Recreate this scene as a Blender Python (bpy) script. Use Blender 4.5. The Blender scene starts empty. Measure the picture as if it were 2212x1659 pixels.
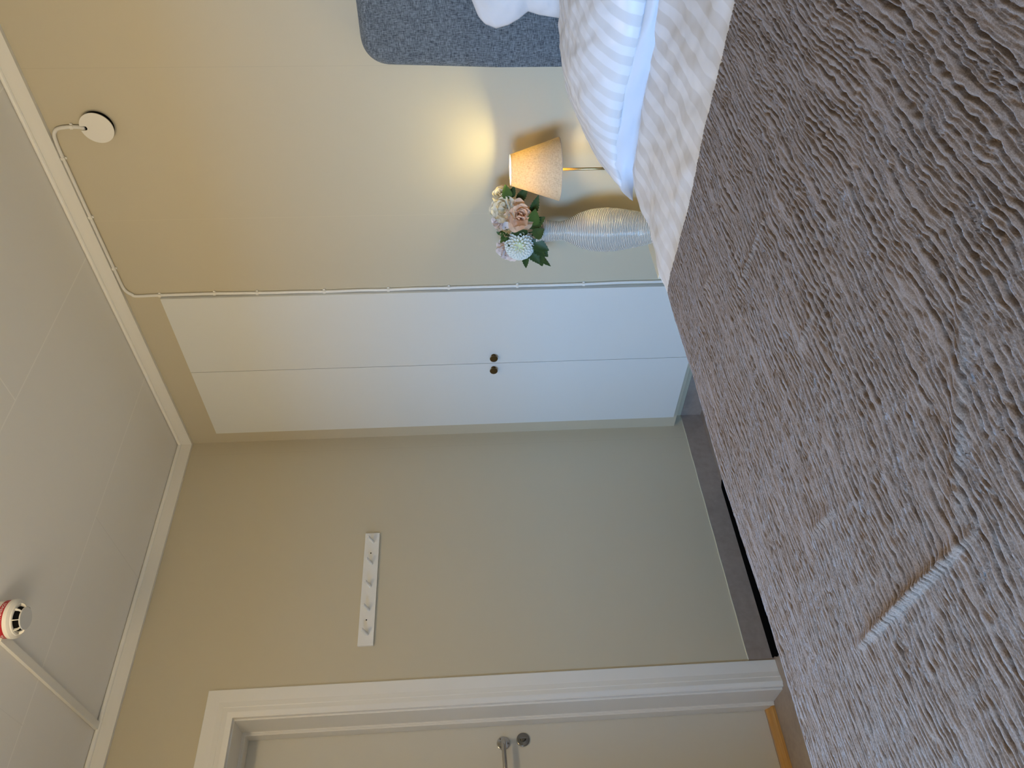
import bpy, bmesh, math, random
import numpy as np
from mathutils import Vector, Matrix, Euler
random.seed(7)
PI = math.pi
S = bpy.context.scene
COL = S.collection

# ------------------------------------------------------------------ camera
cam_d = bpy.data.cameras.new('camera'); cam = bpy.data.objects.new('camera', cam_d); COL.objects.link(cam)
Rm = Matrix(((0.02138805, 0.67553322, 0.73701928), (-0.06435499, 0.73658932, -0.67327157), (-0.99769784, -0.0330309, 0.05922814)))
cam.matrix_world = Matrix.Translation((2.8077, -2.2607, 1.12)) @ Rm.to_4x4()
cam_d.sensor_fit = 'HORIZONTAL'; cam_d.sensor_width = 36.0; cam_d.lens = 36.0 * 1656.73 / 2212.0
cam_d.clip_start = 0.02
S.camera = cam
S.view_settings.view_transform = 'Standard'; S.view_settings.look = 'None'
S.view_settings.gamma = 1.0; S.view_settings.use_curve_mapping = False
S.view_settings.exposure = 0.0

# ------------------------------------------------------------------ world: cool sky above, dim warm ground below
W = bpy.data.worlds.new('sky'); S.world = W; W.use_nodes = True
nt = W.node_tree; nt.nodes.clear()
tc = nt.nodes.new('ShaderNodeTexCoord'); sep = nt.nodes.new('ShaderNodeSeparateXYZ')
ramp = nt.nodes.new('ShaderNodeValToRGB'); bg = nt.nodes.new('ShaderNodeBackground'); out = nt.nodes.new('ShaderNodeOutputWorld')
mp = nt.nodes.new('ShaderNodeMapRange'); mp.inputs[1].default_value = -1; mp.inputs[2].default_value = 1
nt.links.new(tc.outputs['Generated'], sep.inputs[0]); nt.links.new(sep.outputs[2], mp.inputs[0])
nt.links.new(mp.outputs[0], ramp.inputs[0]); nt.links.new(ramp.outputs[0], bg.inputs[0]); nt.links.new(bg.outputs[0], out.inputs[0])
e = ramp.color_ramp.elements
e[0].position = 0.0; e[0].color = (0.40, 0.34, 0.25, 1)
e[1].position = 1.0; e[1].color = (0.40, 0.80, 1.46, 1)
a = e.new(0.498); a.color = (0.40, 0.34, 0.25, 1)
a = e.new(0.502); a.color = (0.40, 0.80, 1.46, 1)
bg.inputs[1].default_value = 20.0

# window opening in the front wall (behind the camera)
WX0, WX1, WZ0, WZ1, YF = 1.36, 2.36, 0.70, 2.05, -3.30
pd = bpy.data.lights.new('daylight_portal', 'AREA'); pd.shape = 'RECTANGLE'; pd.size = WX1 - WX0; pd.size_y = WZ1 - WZ0
pd.cycles.is_portal = True
po = bpy.data.objects.new('daylight_portal', pd); COL.objects.link(po)
po.location = ((WX0 + WX1) / 2, YF - 0.10, (WZ0 + WZ1) / 2); po.rotation_euler = (PI / 2, 0, 0)

LAMP = (1.49, -0.15)          # table lamp axis
ROOM_LAMP = (1.55, -1.75)     # ceiling lamp axis, out of the picture

# ------------------------------------------------------------------ materials
def mat(name, col, rough=0.6, spec=0.5, metal=0.0, sheen=0.0, coat=0.0):
    m = bpy.data.materials.new(name); m.use_nodes = True
    b = m.node_tree.nodes['Principled BSDF']
    b.inputs['Base Color'].default_value = (*col, 1); b.inputs['Roughness'].default_value = rough
    b.inputs['Specular IOR Level'].default_value = spec; b.inputs['Metallic'].default_value = metal
    b.inputs['Sheen Weight'].default_value = sheen; b.inputs['Coat Weight'].default_value = coat
    return m
def nd(m, t, **k):
    n = m.node_tree.nodes.new(t)
    for a_, v in k.items():
        if hasattr(n, a_): setattr(n, a_, v)
        else: n.inputs[a_].default_value = v
    return n
def lk(m, a_, b_): m.node_tree.links.new(a_, b_)
def bsdf(m): return m.node_tree.nodes['Principled BSDF']
def objco(m, scale=(1, 1, 1), src='Object'):
    t = nd(m, 'ShaderNodeTexCoord'); mpn = nd(m, 'ShaderNodeMapping'); mpn.inputs['Scale'].default_value = scale
    lk(m, t.outputs[src], mpn.inputs[0]); return mpn.outputs[0]
def add_bump(m, height, strength=0.3, dist=0.001):
    b = nd(m, 'ShaderNodeBump'); b.inputs['Strength'].default_value = strength; b.inputs['Distance'].default_value = dist
    lk(m, height, b.inputs['Height']); lk(m, b.outputs[0], bsdf(m).inputs['Normal']); return b
def noise(m, co, scale, detail=3, rough=0.5):
    n = nd(m, 'ShaderNodeTexNoise'); n.inputs['Scale'].default_value = scale; n.inputs['Detail'].default_value = detail
    n.inputs['Roughness'].default_value = rough
    if co is not None: lk(m, co, n.inputs['Vector'])
    return n.outputs[0]
def mixcol(m, fac, c1, c2, mode='MIX'):
    n = nd(m, 'ShaderNodeMix'); n.data_type = 'RGBA'; n.blend_type = mode
    if isinstance(fac, float): n.inputs[0].default_value = fac
    else: lk(m, fac, n.inputs[0])
    for i, c in ((6, c1), (7, c2)):
        if isinstance(c, tuple): n.inputs[i].default_value = (*c, 1)
        else: lk(m, c, n.inputs[i])
    return n.outputs[2]
def mth(m, op, a_, b_=None, c_=None):
    n = nd(m, 'ShaderNodeMath'); n.operation = op
    for i, v in enumerate((a_, b_, c_)):
        if v is None: continue
        if isinstance(v, (int, float)): n.inputs[i].default_value = v
        else: lk(m, v, n.inputs[i])
    return n.outputs[0]
def line_mask(m, coord, pos, half):      # 1 where |coord-pos| < half
    d = mth(m, 'ABSOLUTE', mth(m, 'SUBTRACT', coord, pos)); return mth(m, 'LESS_THAN', d, half)
def seams(m, base, items, sc, extra=None):
    """items: (axis index, position, half width, colour factor)"""
    t = nd(m, 'ShaderNodeTexCoord'); s = nd(m, 'ShaderNodeSeparateXYZ'); lk(m, t.outputs['Object'], s.inputs[0])
    col = base
    for it in items:
        k = line_mask(m, s.outputs[it[0]], it[1], it[2])
        if len(it) > 4:      # limits on another axis
            ax, lo, hi = it[4]
            k = mth(m, 'MULTIPLY', k, mth(m, 'GREATER_THAN', s.outputs[ax], lo)); k = mth(m, 'MULTIPLY', k, mth(m, 'LESS_THAN', s.outputs[ax], hi))
        c2 = tuple(min(1, b * it[3]) for b in sc)
        col = mixcol(m, k, col, c2)
    if not isinstance(col, tuple): lk(m, col, bsdf(m).inputs['Base Color'])

WALLC = (0.58, 0.518, 0.378)
def wall_mat(name, items):
    m = mat(name, WALLC, 0.55, 0.35)
    h = noise(m, objco(m), 220, 2); add_bump(m, h, 0.08, 0.0006)
    seams(m, WALLC, items, WALLC); return m
M = {}
M['wall_back'] = wall_mat('wall_paint_back', [(0, 1.757, 0.0010, 0.93), (0, 1.225, 0.0010, 1.06)])
M['wall_left'] = wall_mat('wall_paint_left', [(1, -0.07, 0.0009, 0.93)])
M['wall_plain'] = wall_mat('wall_paint', [])
CEILC = (0.84, 0.82, 0.77)
m = mat('ceiling_board', CEILC, 0.6, 0.3)
seams(m, CEILC, [(0, 0.466, 0.0022, 1.10), (0, 1.088, 0.0022, 1.10), (0, -0.15, 0.002, 1.10), (0, 1.71, 0.002, 1.1),
                 (1, -0.69, 0.0016, 0.93, (0, -0.1, 0.466)), (1, -0.69, 0.002, 1.12, (0, 1.088, 1.71)), (1, -1.40, 0.0014, 0.95, (0, 0.466, 1.088))], CEILC)
M['ceiling'] = m
M['trim'] = mat('white_gloss_trim', (0.82, 0.80, 0.74), 0.38, 0.5)
M['trim_bead'] = mat('white_bead', (0.9, 0.88, 0.82), 0.4)
M['white_door'] = mat('white_door_paint', (0.70, 0.68, 0.60), 0.42, 0.5)
m = mat('cupboard_white', (0.73, 0.735, 0.69), 0.42, 0.5); add_bump(m, noise(m, objco(m), 400, 2), 0.05, 0.0004); M['cupboard'] = m
M['plastic'] = mat('white_plastic', (0.80, 0.78, 0.72), 0.35, 0.5)
M['plastic2'] = mat('ivory_plastic', (0.83, 0.80, 0.72), 0.4, 0.5)
M['grey_plastic'] = mat('grey_plastic', (0.62, 0.62, 0.60), 0.45, 0.5)
M['black'] = mat('black_void', (0.004, 0.004, 0.004), 0.8, 0.1)
M['mat_black'] = mat('black_rubber', (0.003, 0.003, 0.003), 0.95, 0.02)
M['red'] = mat('red_band', (0.42, 0.004, 0.012), 0.4, 0.5)
M['ink'] = mat('white_print', (0.85, 0.82, 0.8), 0.5, 0.3)
# vinyl floor, mottled concrete look
m = mat('grey_vinyl', (0.3, 0.28, 0.27), 0.38, 0.5)
co = objco(m); n1 = noise(m, co, 9, 5, 0.6); n2 = noise(m, co, 45, 4, 0.6)
r = nd(m, 'ShaderNodeValToRGB'); r.color_ramp.elements[0].position = 0.3; r.color_ramp.elements[0].color = (0.270, 0.220, 0.185, 1)
r.color_ramp.elements[1].position = 0.72; r.color_ramp.elements[1].color = (0.400, 0.330, 0.275, 1)
mx = mth(m, 'MULTIPLY_ADD', n2, 0.45, mth(m, 'MULTIPLY', n1, 0.55)); lk(m, mx, r.inputs[0]); lk(m, r.outputs[0], bsdf(m).inputs['Base Color'])
M['vinyl'] = m
# oak
m = mat('oak_varnish', (0.55, 0.33, 0.12), 0.32, 0.5, coat=0.3)
co = objco(m, (60, 3, 60)); n1 = noise(m, co, 3, 4, 0.6)
lk(m, mixcol(m, n1, (0.40, 0.19, 0.04), (0.62, 0.35, 0.10)), bsdf(m).inputs['Base Color']); M['oak'] = m
M['chrome'] = mat('satin_chrome', (0.55, 0.52, 0.48), 0.14, 0.5, metal=1.0)
M['dark_chrome'] = mat('dark_nickel', (0.28, 0.26, 0.23), 0.2, 0.5, metal=1.0)
M['bronze'] = mat('antique_bronze', (0.13, 0.085, 0.032), 0.35, 0.5, metal=0.9)
M['bronze2'] = mat('warm_bronze_neck', (0.30, 0.17, 0.06), 0.3, 0.5, metal=0.9)
M['brass'] = mat('brushed_brass', (0.62, 0.44, 0.20), 0.25, 0.5, metal=1.0)
M['cream'] = mat('cream_lacquer', (0.80, 0.74, 0.58), 0.4, 0.5)
M['greybase'] = mat('dark_grey_bed_base', (0.10, 0.11, 0.12), 0.9, 0.2)
M['white_cloth'] = mat('white_cotton', (0.68, 0.68, 0.70), 0.7, 0.3, sheen=0.2)
# bulb
m = bpy.data.materials.new('glowing_bulb'); m.use_nodes = True; b = bsdf(m)
b.inputs['Emission Color'].default_value = (1.0, 0.78, 0.34, 1); b.inputs['Emission Strength'].default_value = 75.0; M['bulb'] = m
m = bpy.data.materials.new('ceiling_lamp_glass'); m.use_nodes = True; b = bsdf(m)
b.inputs['Emission Color'].default_value = (1.0, 0.76, 0.44, 1); b.inputs['Emission Strength'].default_value = 48.0; M['opal'] = m
# linen shade (translucent)
m = mat('linen_shade', (0.80, 0.68, 0.50), 0.8, 0.2)
t1 = noise(m, objco(m, (1, 1, 0.12)), 420, 3, 0.6); t2 = noise(m, objco(m, (0.25, 0.25, 1.6)), 420, 3, 0.6)
tt = mth(m, 'ADD', mth(m, 'MULTIPLY', t1, 0.5), mth(m, 'MULTIPLY', t2, 0.5))
rr = nd(m, 'ShaderNodeValToRGB'); rr.color_ramp.elements[0].position = 0.36; rr.color_ramp.elements[0].color = (0.60, 0.47, 0.30, 1)
rr.color_ramp.elements[1].position = 0.56; rr.color_ramp.elements[1].color = (0.80, 0.69, 0.50, 1)
lk(m, tt, rr.inputs[0]); lk(m, rr.outputs[0], bsdf(m).inputs['Base Color']); add_bump(m, tt, 0.4, 0.0008)
tr = nd(m, 'ShaderNodeBsdfTranslucent'); lk(m, mixcol(m, 1.0, rr.outputs[0], (1.0, 0.95, 0.45), 'MULTIPLY'), tr.inputs[0])
ms = nd(m, 'ShaderNodeMixShader'); ms.inputs[0].default_value = 0.28
lk(m, bsdf(m).outputs[0], ms.inputs[1]); lk(m, tr.outputs[0], ms.inputs[2])
lk(m, ms.outputs[0], m.node_tree.nodes['Material Output'].inputs[0]); M['linen'] = m
M['shade_trim'] = mat('shade_hem', (0.60, 0.50, 0.38), 0.8, 0.2)
# headboard tweed
m = mat('blue_grey_tweed', (0.12, 0.145, 0.17), 0.9, 0.15, sheen=0.15)
a1 = noise(m, objco(m, (1, 1, 0.10)), 620, 3, 0.7); a2 = noise(m, objco(m, (0.10, 1, 1)), 620, 3, 0.7)
ad = mth(m, 'ADD', mth(m, 'MULTIPLY', a1, 0.5), mth(m, 'MULTIPLY', a2, 0.5))
rr = nd(m, 'ShaderNodeValToRGB'); rr.color_ramp.elements[0].position = 0.40; rr.color_ramp.elements[0].color = (0.035, 0.043, 0.052, 1)
rr.color_ramp.elements[1].position = 0.62; rr.color_ramp.elements[1].color = (0.27, 0.300, 0.320, 1)
lk(m, ad, rr.inputs[0]); lk(m, rr.outputs[0], bsdf(m).inputs['Base Color']); add_bump(m, ad, 0.6, 0.002); M['tweed'] = m
# striped satin: UV.x is metres across the stripes
def stripe_mat(name, period, jitter):
    m = mat(name, (0.8, 0.8, 0.8), 0.5, 0.5, sheen=0.1)
    uv = nd(m, 'ShaderNodeUVMap'); s = nd(m, 'ShaderNodeSeparateXYZ'); lk(m, uv.outputs[0], s.inputs[0])
    f = mth(m, 'FRACT', mth(m, 'DIVIDE', s.outputs[0], period))
    k = nd(m, 'ShaderNodeMapRange'); k.interpolation_type = 'SMOOTHSTEP'
    k.inputs[1].default_value = 0.22; k.inputs[2].default_value = 0.28
    lk(m, mth(m, 'ABSOLUTE', mth(m, 'SUBTRACT', f, 0.5)), k.inputs[0]); k = k.outputs[0]
    lk(m, mixcol(m, k, (0.66, 0.655, 0.675), (0.575, 0.56, 0.56)), bsdf(m).inputs['Base Color'])
    lk(m, mth(m, 'MULTIPLY_ADD', k, 0.3, 0.38), bsdf(m).inputs['Roughness'])
    add_bump(m, noise(m, objco(m), 900, 2), 0.1, 0.0003)
    return m
M['stripe'] = stripe_mat('striped_satin', 0.046, 0)
M['lining'] = mat('plain_satin', (0.53, 0.56, 0.62), 0.5, 0.4, sheen=0.1)
# crinkled bedspread
m = mat('taupe_crinkle_cloth', (0.22, 0.185, 0.165), 0.75, 0.12, sheen=0.25)
bsdf(m).inputs['Sheen Roughness'].default_value = 0.4
co = objco(m, (1.0, 0.35, 1.0)); nn = noise(m, co, 420, 4, 0.65); add_bump(m, nn, 0.45, 0.0016)
sp_ = nd(m, 'ShaderNodeMapRange'); sp_.inputs[1].default_value = 0.38; sp_.inputs[2].default_value = 0.62; lk(m, noise(m, objco(m, (1, 0.6, 1)), 900, 2, 0.6), sp_.inputs[0])
lk(m, mixcol(m, sp_.outputs[0], (0.168, 0.122, 0.092), (0.252, 0.192, 0.150)), bsdf(m).inputs['Base Color']); M['quilt'] = m
# vase glaze
m = mat('ivory_glaze', (0.62, 0.58, 0.50), 0.13, 0.6, coat=0.4)
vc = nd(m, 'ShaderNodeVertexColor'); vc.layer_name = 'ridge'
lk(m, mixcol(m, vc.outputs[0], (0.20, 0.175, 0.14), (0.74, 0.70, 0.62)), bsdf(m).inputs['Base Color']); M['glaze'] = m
# flowers and leaves
def petal_mat(name, c, t=0.25):
    m = mat(name, c, 0.6, 0.25); tr = nd(m, 'ShaderNodeBsdfTranslucent'); tr.inputs[0].default_value = (*c, 1)
    lk(m, mixcol(m, noise(m, objco(m), 60, 3), tuple(x * 0.9 for x in c), c), bsdf(m).inputs['Base Color'])
    ms = nd(m, 'ShaderNodeMixShader'); ms.inputs[0].default_value = t
    lk(m, bsdf(m).outputs[0], ms.inputs[1]); lk(m, tr.outputs[0], ms.inputs[2]); lk(m, ms.outputs[0], m.node_tree.nodes['Material Output'].inputs[0])
    return m
M['petal_white'] = petal_mat('white_petal', (0.86, 0.88, 0.82)); M['petal_peach'] = petal_mat('peach_petal', (0.95, 0.67, 0.46))
M['petal_cream'] = petal_mat('cream_petal', (0.92, 0.84, 0.66)); M['petal_pink'] = petal_mat('pale_pink_petal', (0.90, 0.79, 0.74))
M['petal_heart'] = mat('green_white_heart', (0.62, 0.70, 0.42), 0.6, 0.3)
m = mat('dark_leaf', (0.03, 0.07, 0.015), 0.5, 0.4)
lk(m, mixcol(m, noise(m, objco(m), 70, 3), (0.012, 0.034, 0.008), (0.04, 0.085, 0.014)), bsdf(m).inputs['Base Color']); M['leaf'] = m
M['leaf_light'] = mat('light_leaf', (0.06, 0.11, 0.02), 0.5, 0.4); M['stem'] = mat('stem_green', (0.06, 0.10, 0.03), 0.6, 0.3)
M['bud'] = mat('bud_tan', (0.42, 0.36, 0.20), 0.6, 0.3)

# ------------------------------------------------------------------ helpers
def thing(name, loc, label, cat, group=None):
    o = bpy.data.objects.new(name, None); COL.objects.link(o); o.location = loc; o.empty_display_size = 0.05
    o['label'] = label; o['category'] = cat
    if group: o['group'] = group
    return o
def tag(o, label, cat, group=None):
    o['label'] = label; o['category'] = cat
    if group: o['group'] = group
    return o
def wloc(o):
    v = Vector((0, 0, 0))
    while o: v += o.location; o = o.parent
    return v
def link(name, me, m, parent=None, smooth=False, origin=None, label=None, kind=None):
    """mesh data given in world coordinates; shifted to the parent's origin"""
    o = bpy.data.objects.new(name, me); COL.objects.link(o)
    off = wloc(parent) if parent else Vector(origin or (0, 0, 0))
    me.transform(Matrix.Translation(-off))
    if parent: o.parent = parent
    else: o.location = off
    if m is not None and not me.materials: me.materials.append(m)
    if smooth: me.polygons.foreach_set('use_smooth', [True] * len(me.polygons))
    if label: o['label'] = label
    if kind: o['kind'] = kind
    return o
class MB:
    def __init__(s): s.v = []; s.f = []
    def add(s, vs, fs):
        n = len(s.v); s.v += [tuple(x) for x in vs]; s.f += [tuple(i + n for i in f) for f in fs]; return s
    def box(s, x0, x1, y0, y1, z0, z1, bev=0):
        x0, x1 = sorted((x0, x1)); y0, y1 = sorted((y0, y1)); z0, z1 = sorted((z0, z1))
        if bev <= 0:
            v = [(x, y, z) for x in (x0, x1) for y in (y0, y1) for z in (z0, z1)]
            return s.add(v, [(0, 1, 3, 2), (4, 6, 7, 5), (0, 4, 5, 1), (2, 3, 7, 6), (0, 2, 6, 4), (1, 5, 7, 3)])
        bm = bmesh.new(); bmesh.ops.create_cube(bm, size=1)
        for v in bm.verts: v.co = ((x0 + x1) / 2 + v.co.x * (x1 - x0), (y0 + y1) / 2 + v.co.y * (y1 - y0), (z0 + z1) / 2 + v.co.z * (z1 - z0))
        bmesh.ops.bevel(bm, geom=bm.edges[:], offset=bev, segments=3, profile=0.5, affect='EDGES')
        return s.bm(bm)
    def bm(s, bm):
        bm.verts.index_update(); s.add([v.co[:] for v in bm.verts], [[v.index for v in f.verts] for f in bm.faces]); bm.free(); return s
    def tube(s, pts, r, seg=12, cap=True, up=None):
        pts = [Vector(p) for p in pts]; n = len(pts); rs = r if hasattr(r, '__len__') else [r] * n
        d0 = (pts[1] - pts[0]).normalized(); ref = Vector(up) if up else (Vector((0, 0, 1)) if abs(d0.z) < 0.9 else Vector((1, 0, 0)))
        u = d0.cross(ref).normalized(); vs = []; prev = d0
        for i, p in enumerate(pts):
            d = (pts[min(i + 1, n - 1)] - pts[max(i - 1, 0)]).normalized()
            u = (u - d * u.dot(d)).normalized(); w = d.cross(u)
            for k in range(seg):
                a = 2 * PI * k / seg; vs.append(p + (u * math.cos(a) + w * math.sin(a)) * rs[i])
        fs = [(i * seg + k, i * seg + (k + 1) % seg, (i + 1) * seg + (k + 1) % seg, (i + 1) * seg + k) for i in range(n - 1) for k in range(seg)]
        if cap: fs += [tuple(range(seg))[::-1], tuple((n - 1) * seg + k for k in range(seg))]
        return s.add(vs, fs)
    def lathe(s, prof, c=(0, 0, 0), axis='z', seg=48, cap0=True, cap1=True):
        vs = []; c = Vector(c)
        for r, h in prof:
            for k in range(seg):
                a = 2 * PI * k / seg; x, y = r * math.cos(a), r * math.sin(a)
                vs.append(c + Vector({'z': (x, y, h), 'y': (x, h, y), 'x': (h, x, y)}[axis]))
        n = len(prof)
        fs = [(i * seg + k, i * seg + (k + 1) % seg, (i + 1) * seg + (k + 1) % seg, (i + 1) * seg + k) for i in range(n - 1) for k in range(seg)]
        if cap0: fs.append(tuple(range(seg))[::-1])
        if cap1: fs.append(tuple((n - 1) * seg + k for k in range(seg)))
        return s.add(vs, fs)
    def grid(s, P):   # P[i][j] points
        ni, nj = len(P), len(P[0])
        return s.add([p for r_ in P for p in r_], [(i * nj + j, (i + 1) * nj + j, (i + 1) * nj + j + 1, i * nj + j + 1) for i in range(ni - 1) for j in range(nj - 1)])
    def mesh(s, name):
        me = bpy.data.meshes.new(name); me.from_pydata(s.v, [], s.f); me.update()
        bm = bmesh.new(); bm.from_mesh(me); bmesh.ops.recalc_face_normals(bm, faces=bm.faces); bm.to_mesh(me); bm.free()
        return me
    def build(s, name, m, parent=None, smooth=False, origin=None, label=None, kind=None, auto=None):
        me = s.mesh(name); o = link(name, me, m, parent, smooth, origin, label, kind)
        if auto:
            md = o.modifiers.new('wn', 'WEIGHTED_NORMAL'); md.keep_sharp = True
            bm = bmesh.new(); bm.from_mesh(me)
            for e_ in bm.edges:
                if len(e_.link_faces) == 2 and e_.calc_face_angle(0) > auto: e_.smooth = False
            bm.to_mesh(me); bm.free(); me.polygons.foreach_set('use_smooth', [True] * len(me.polygons))
        return o
def smooth_path(pts, n=8):
    """Catmull-Rom"""
    P = [Vector(p) for p in pts]; P = [P[0] * 2 - P[1]] + P + [P[-1] * 2 - P[-2]]; o = []
    for i in range(1, len(P) - 2):
        for k in range(n):
            t = k / n; a, b, c, d = P[i - 1], P[i], P[i + 1], P[i + 2]
            o.append(0.5 * ((2 * b) + (c - a) * t + (2 * a - 5 * b + 4 * c - d) * t * t + (3 * b - a - 3 * c + d) * t ** 3))
    o.append(P[-2]); return o
# numpy gradient noise
_rs = np.random.RandomState(11); _perm = _rs.permutation(4096); _ang = _rs.rand(4096) * 2 * PI
_gx, _gy = np.cos(_ang), np.sin(_ang)
def pn(x, y, seed=0):
    xi = np.floor(x).astype(int); yi = np.floor(y).astype(int); fx = x - xi; fy = y - yi
    u = fx * fx * fx * (fx * (fx * 6 - 15) + 10); v = fy * fy * fy * (fy * (fy * 6 - 15) + 10)
    def g(a, b):
        h = _perm[(_perm[(a + seed * 131) & 4095] + b) & 4095]; return h
    def dot(a, b, dx, dy):
        h = g(a, b); return _gx[h] * dx + _gy[h] * dy
    n00 = dot(xi, yi, fx, fy); n10 = dot(xi + 1, yi, fx - 1, fy); n01 = dot(xi, yi + 1, fx, fy - 1); n11 = dot(xi + 1, yi + 1, fx - 1, fy - 1)
    return 1.5 * ((n00 * (1 - u) + n10 * u) * (1 - v) + (n01 * (1 - u) + n11 * u) * v)
def grid_mesh(name, P, uv=None, close_v=False):
    """P: array (ni,nj,3)"""
    ni, nj = P.shape[:2]; me = bpy.data.meshes.new(name)
    idx = np.arange(ni * nj).reshape(ni, nj)
    q = np.stack([idx[:-1, :-1], idx[1:, :-1], idx[1:, 1:], idx[:-1, 1:]], -1).reshape(-1, 4)
    me.vertices.add(ni * nj); me.vertices.foreach_set('co', P.reshape(-1).astype(np.float32))
    me.loops.add(q.size); me.loops.foreach_set('vertex_index', q.reshape(-1).astype(np.int32))
    me.polygons.add(len(q)); me.polygons.foreach_set('loop_start', np.arange(0, q.size, 4, dtype=np.int32))
    me.polygons.foreach_set('loop_total', np.full(len(q), 4, dtype=np.int32))
    me.update(calc_edges=True)
    if uv is not None:
        l = me.uv_layers.new(name='UVMap'); l.data.foreach_set('uv', uv.reshape(-1, 2)[q.reshape(-1)].reshape(-1).astype(np.float32))
    return me

# ------------------------------------------------------------------ room shell
H = 2.44; XR = 4.20; TOE = 0.1413
floor = MB().box(-0.45, XR + 0.1, YF - 0.1, 0.45, -0.1, 0).build('floor', M['vinyl'], kind='structure')
MB().box(-0.45, XR + 0.1, YF - 0.1, 0.45, H, H + 0.1).build('ceiling', M['ceiling'], kind='structure')
MB().box(-0.1, XR, 0, 0.45, TOE, H).box(-0.1, 0.93, 0.0635, 0.45, 0, TOE).box(0.93, XR, 0, 0.45, 0, TOE).build('wall_back', M['wall_back'], kind='structure')
# left wall with a doorway
DY0, DY1, DZ = -1.256, -2.110, 1.972       # opening inside the jambs
w = MB().box(-0.25, 0, 0.45, DY0 + 0.02, 0, H).box(-0.25, 0, DY1 - 0.02, YF, 0, H).box(-0.25, 0, DY0 + 0.02, DY1 - 0.02, DZ + 0.02, H)
w.build('wall_left', M['wall_left'], kind='structure')
MB().box(XR, XR + 0.1, 0.45, YF - 0.1, 0, H).build('wall_right', M['wall_plain'], kind='structure')
w = MB().box(-0.1, WX0, YF - 0.1, YF, 0, H).box(WX1, XR, YF - 0.1, YF, 0, H).box(WX0, WX1, YF - 0.1, YF, 0, WZ0).box(WX0, WX1, YF - 0.1, YF, WZ1, H)
w.build('wall_front', M['wall_plain'], kind='structure')
# unseen block, added by the window to keep the direct daylight off the door side
MB().box(0.0, 1.18, -2.52, YF, 0, H).build('wall_daylight_block', M['wall_plain'], kind='structure')
# window frame
w = MB(); t = 0.05
w.box(WX0, WX1, YF - 0.09, YF + 0.015, WZ0, WZ0 + t).box(WX0, WX1, YF - 0.09, YF + 0.015, WZ1 - t, WZ1)
w.box(WX0, WX0 + t, YF - 0.09, YF + 0.015, WZ0 + t, WZ1 - t).box(WX1 - t, WX1, YF - 0.09, YF + 0.015, WZ0 + t, WZ1 - t)
w.build('window_1', M['trim'], kind='structure')
# crown boards
w = MB().box(0.0005, XR, -0.0005, -0.015, 2.378, 2.4335)
w.build('trim_1', M['trim'], kind='structure', auto=0.6)
MB().tube([(0.018, -0.0165, 2.4315), (XR, -0.0165, 2.4315)], 0.008, 10).build('trim_5', M['trim_bead'], kind='structure', auto=0.6)
w = MB().box(0.0005, 0.015, -0.015, -2.52, 2.378, 2.4335)
w.build('trim_2', M['trim'], kind='structure', auto=0.6)
MB().tube([(0.0165, -0.018, 2.4315), (0.0165, -2.52, 2.4315)], 0.008, 10).build('trim_6', M['trim_bead'], kind='structure', auto=0.6)
# cove skirting of the same vinyl
w = MB().box(0.0004, 0.0035, 0.063, -1.1462, 0, 0.096)
bl = w.build('baseboard_left', M['vinyl'], kind='structure')
w = MB().tube(smooth_path([(0.002, 0.06 - 0.06 * i, 0.0972 + 0.0007 * math.sin(i * 2.1)) for i in range(21)] , 2), 0.0021, 8)
w.build('trim_3', mat('cream_sealant', (0.70, 0.66, 0.50), 0.5), kind='structure', smooth=True)
MB().box(0.004, 0.925, 0.0605, 0.0633, 0, 0.096).build('baseboard_back', M['vinyl'], kind='structure')

# ------------------------------------------------------------------ door, jamb, casing, threshold
def casing_profile():
    return [(0, 0), (0, 0.009), (0.002, 0.011), (0.042, 0.0125), (0.0435, 0.0119), (0.047, 0.0122), (0.056, 0.0150), (0.066, 0.0178),
            (0.0675, 0.0172), (0.070, 0.0178), (0.077, 0.0205), (0.085, 0.023), (0.092, 0.0215), (0.0965, 0.018), (0.099, 0.0175), (0.103, 0.0165), (0.103, 0)]
yo, yi = -1.1475, -2.2185; zt_ = 2.0795
w = MB(); pr = casing_profile()
P = []
for (a_, d) in pr:
    x = 0.0006 + d
    P.append([(x, yo - a_, 0.0005), (x, yo - a_, zt_ - a_), (x, yi + a_, zt_ - a_), (x, yi + a_, 0.0005)])
w.grid(P); n = len(pr)
w.f.append(tuple(i * 4 for i in range(n))); w.f.append(tuple(i * 4 + 3 for i in range(n)))
w.build('trim_4', M['trim'], kind='structure', auto=0.5)
door = thing('door_1', (-0.175, -1.69, 0.0), 'plain off-white painted door in a deep white frame', 'door'); door['kind'] = 'structure'
w = MB()
def jamb(w, x0, x1, y0, y1, top):      # upright on both sides and head, between x0..x1, reveals from y0 to y1 deep
    w.box(x0, x1, y0, y1, 0.0005, top); m0, m1 = DY1 + (DY0 - y0), DY1 + (DY0 - y1)
    w.box(x0, x1, m0, m1, 0.0005, top)
jamb(w, -0.122, 0.0004, DY0 + 0.019, DY0, DZ); w.box(-0.122, 0.0004, DY0 + 0.019, DY1 - 0.019, DZ, DZ + 0.019)
jamb(w, -0.172, -0.1222, DY0 + 0.019, DY0 - 0.0125, DZ - 0.012); w.box(-0.172, -0.1222, DY0 + 0.019, DY1 - 0.019, DZ - 0.012, DZ + 0.019)
jamb(w, -0.134, -0.1222 + 0.003, DY0 + 0.019, DY0 - 0.006, DZ - 0.006); w.box(-0.134, -0.1192, DY0 + 0.019, DY1 - 0.019, DZ - 0.006, DZ + 0.019)
jamb(w, -0.24, -0.1722, DY0 + 0.019, DY0 - 0.001, DZ - 0.001); w.box(-0.24, -0.1722, DY0 + 0.019, DY1 - 0.019, DZ - 0.001, DZ + 0.019)
w.build('door_frame', M['trim'], door)
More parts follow.
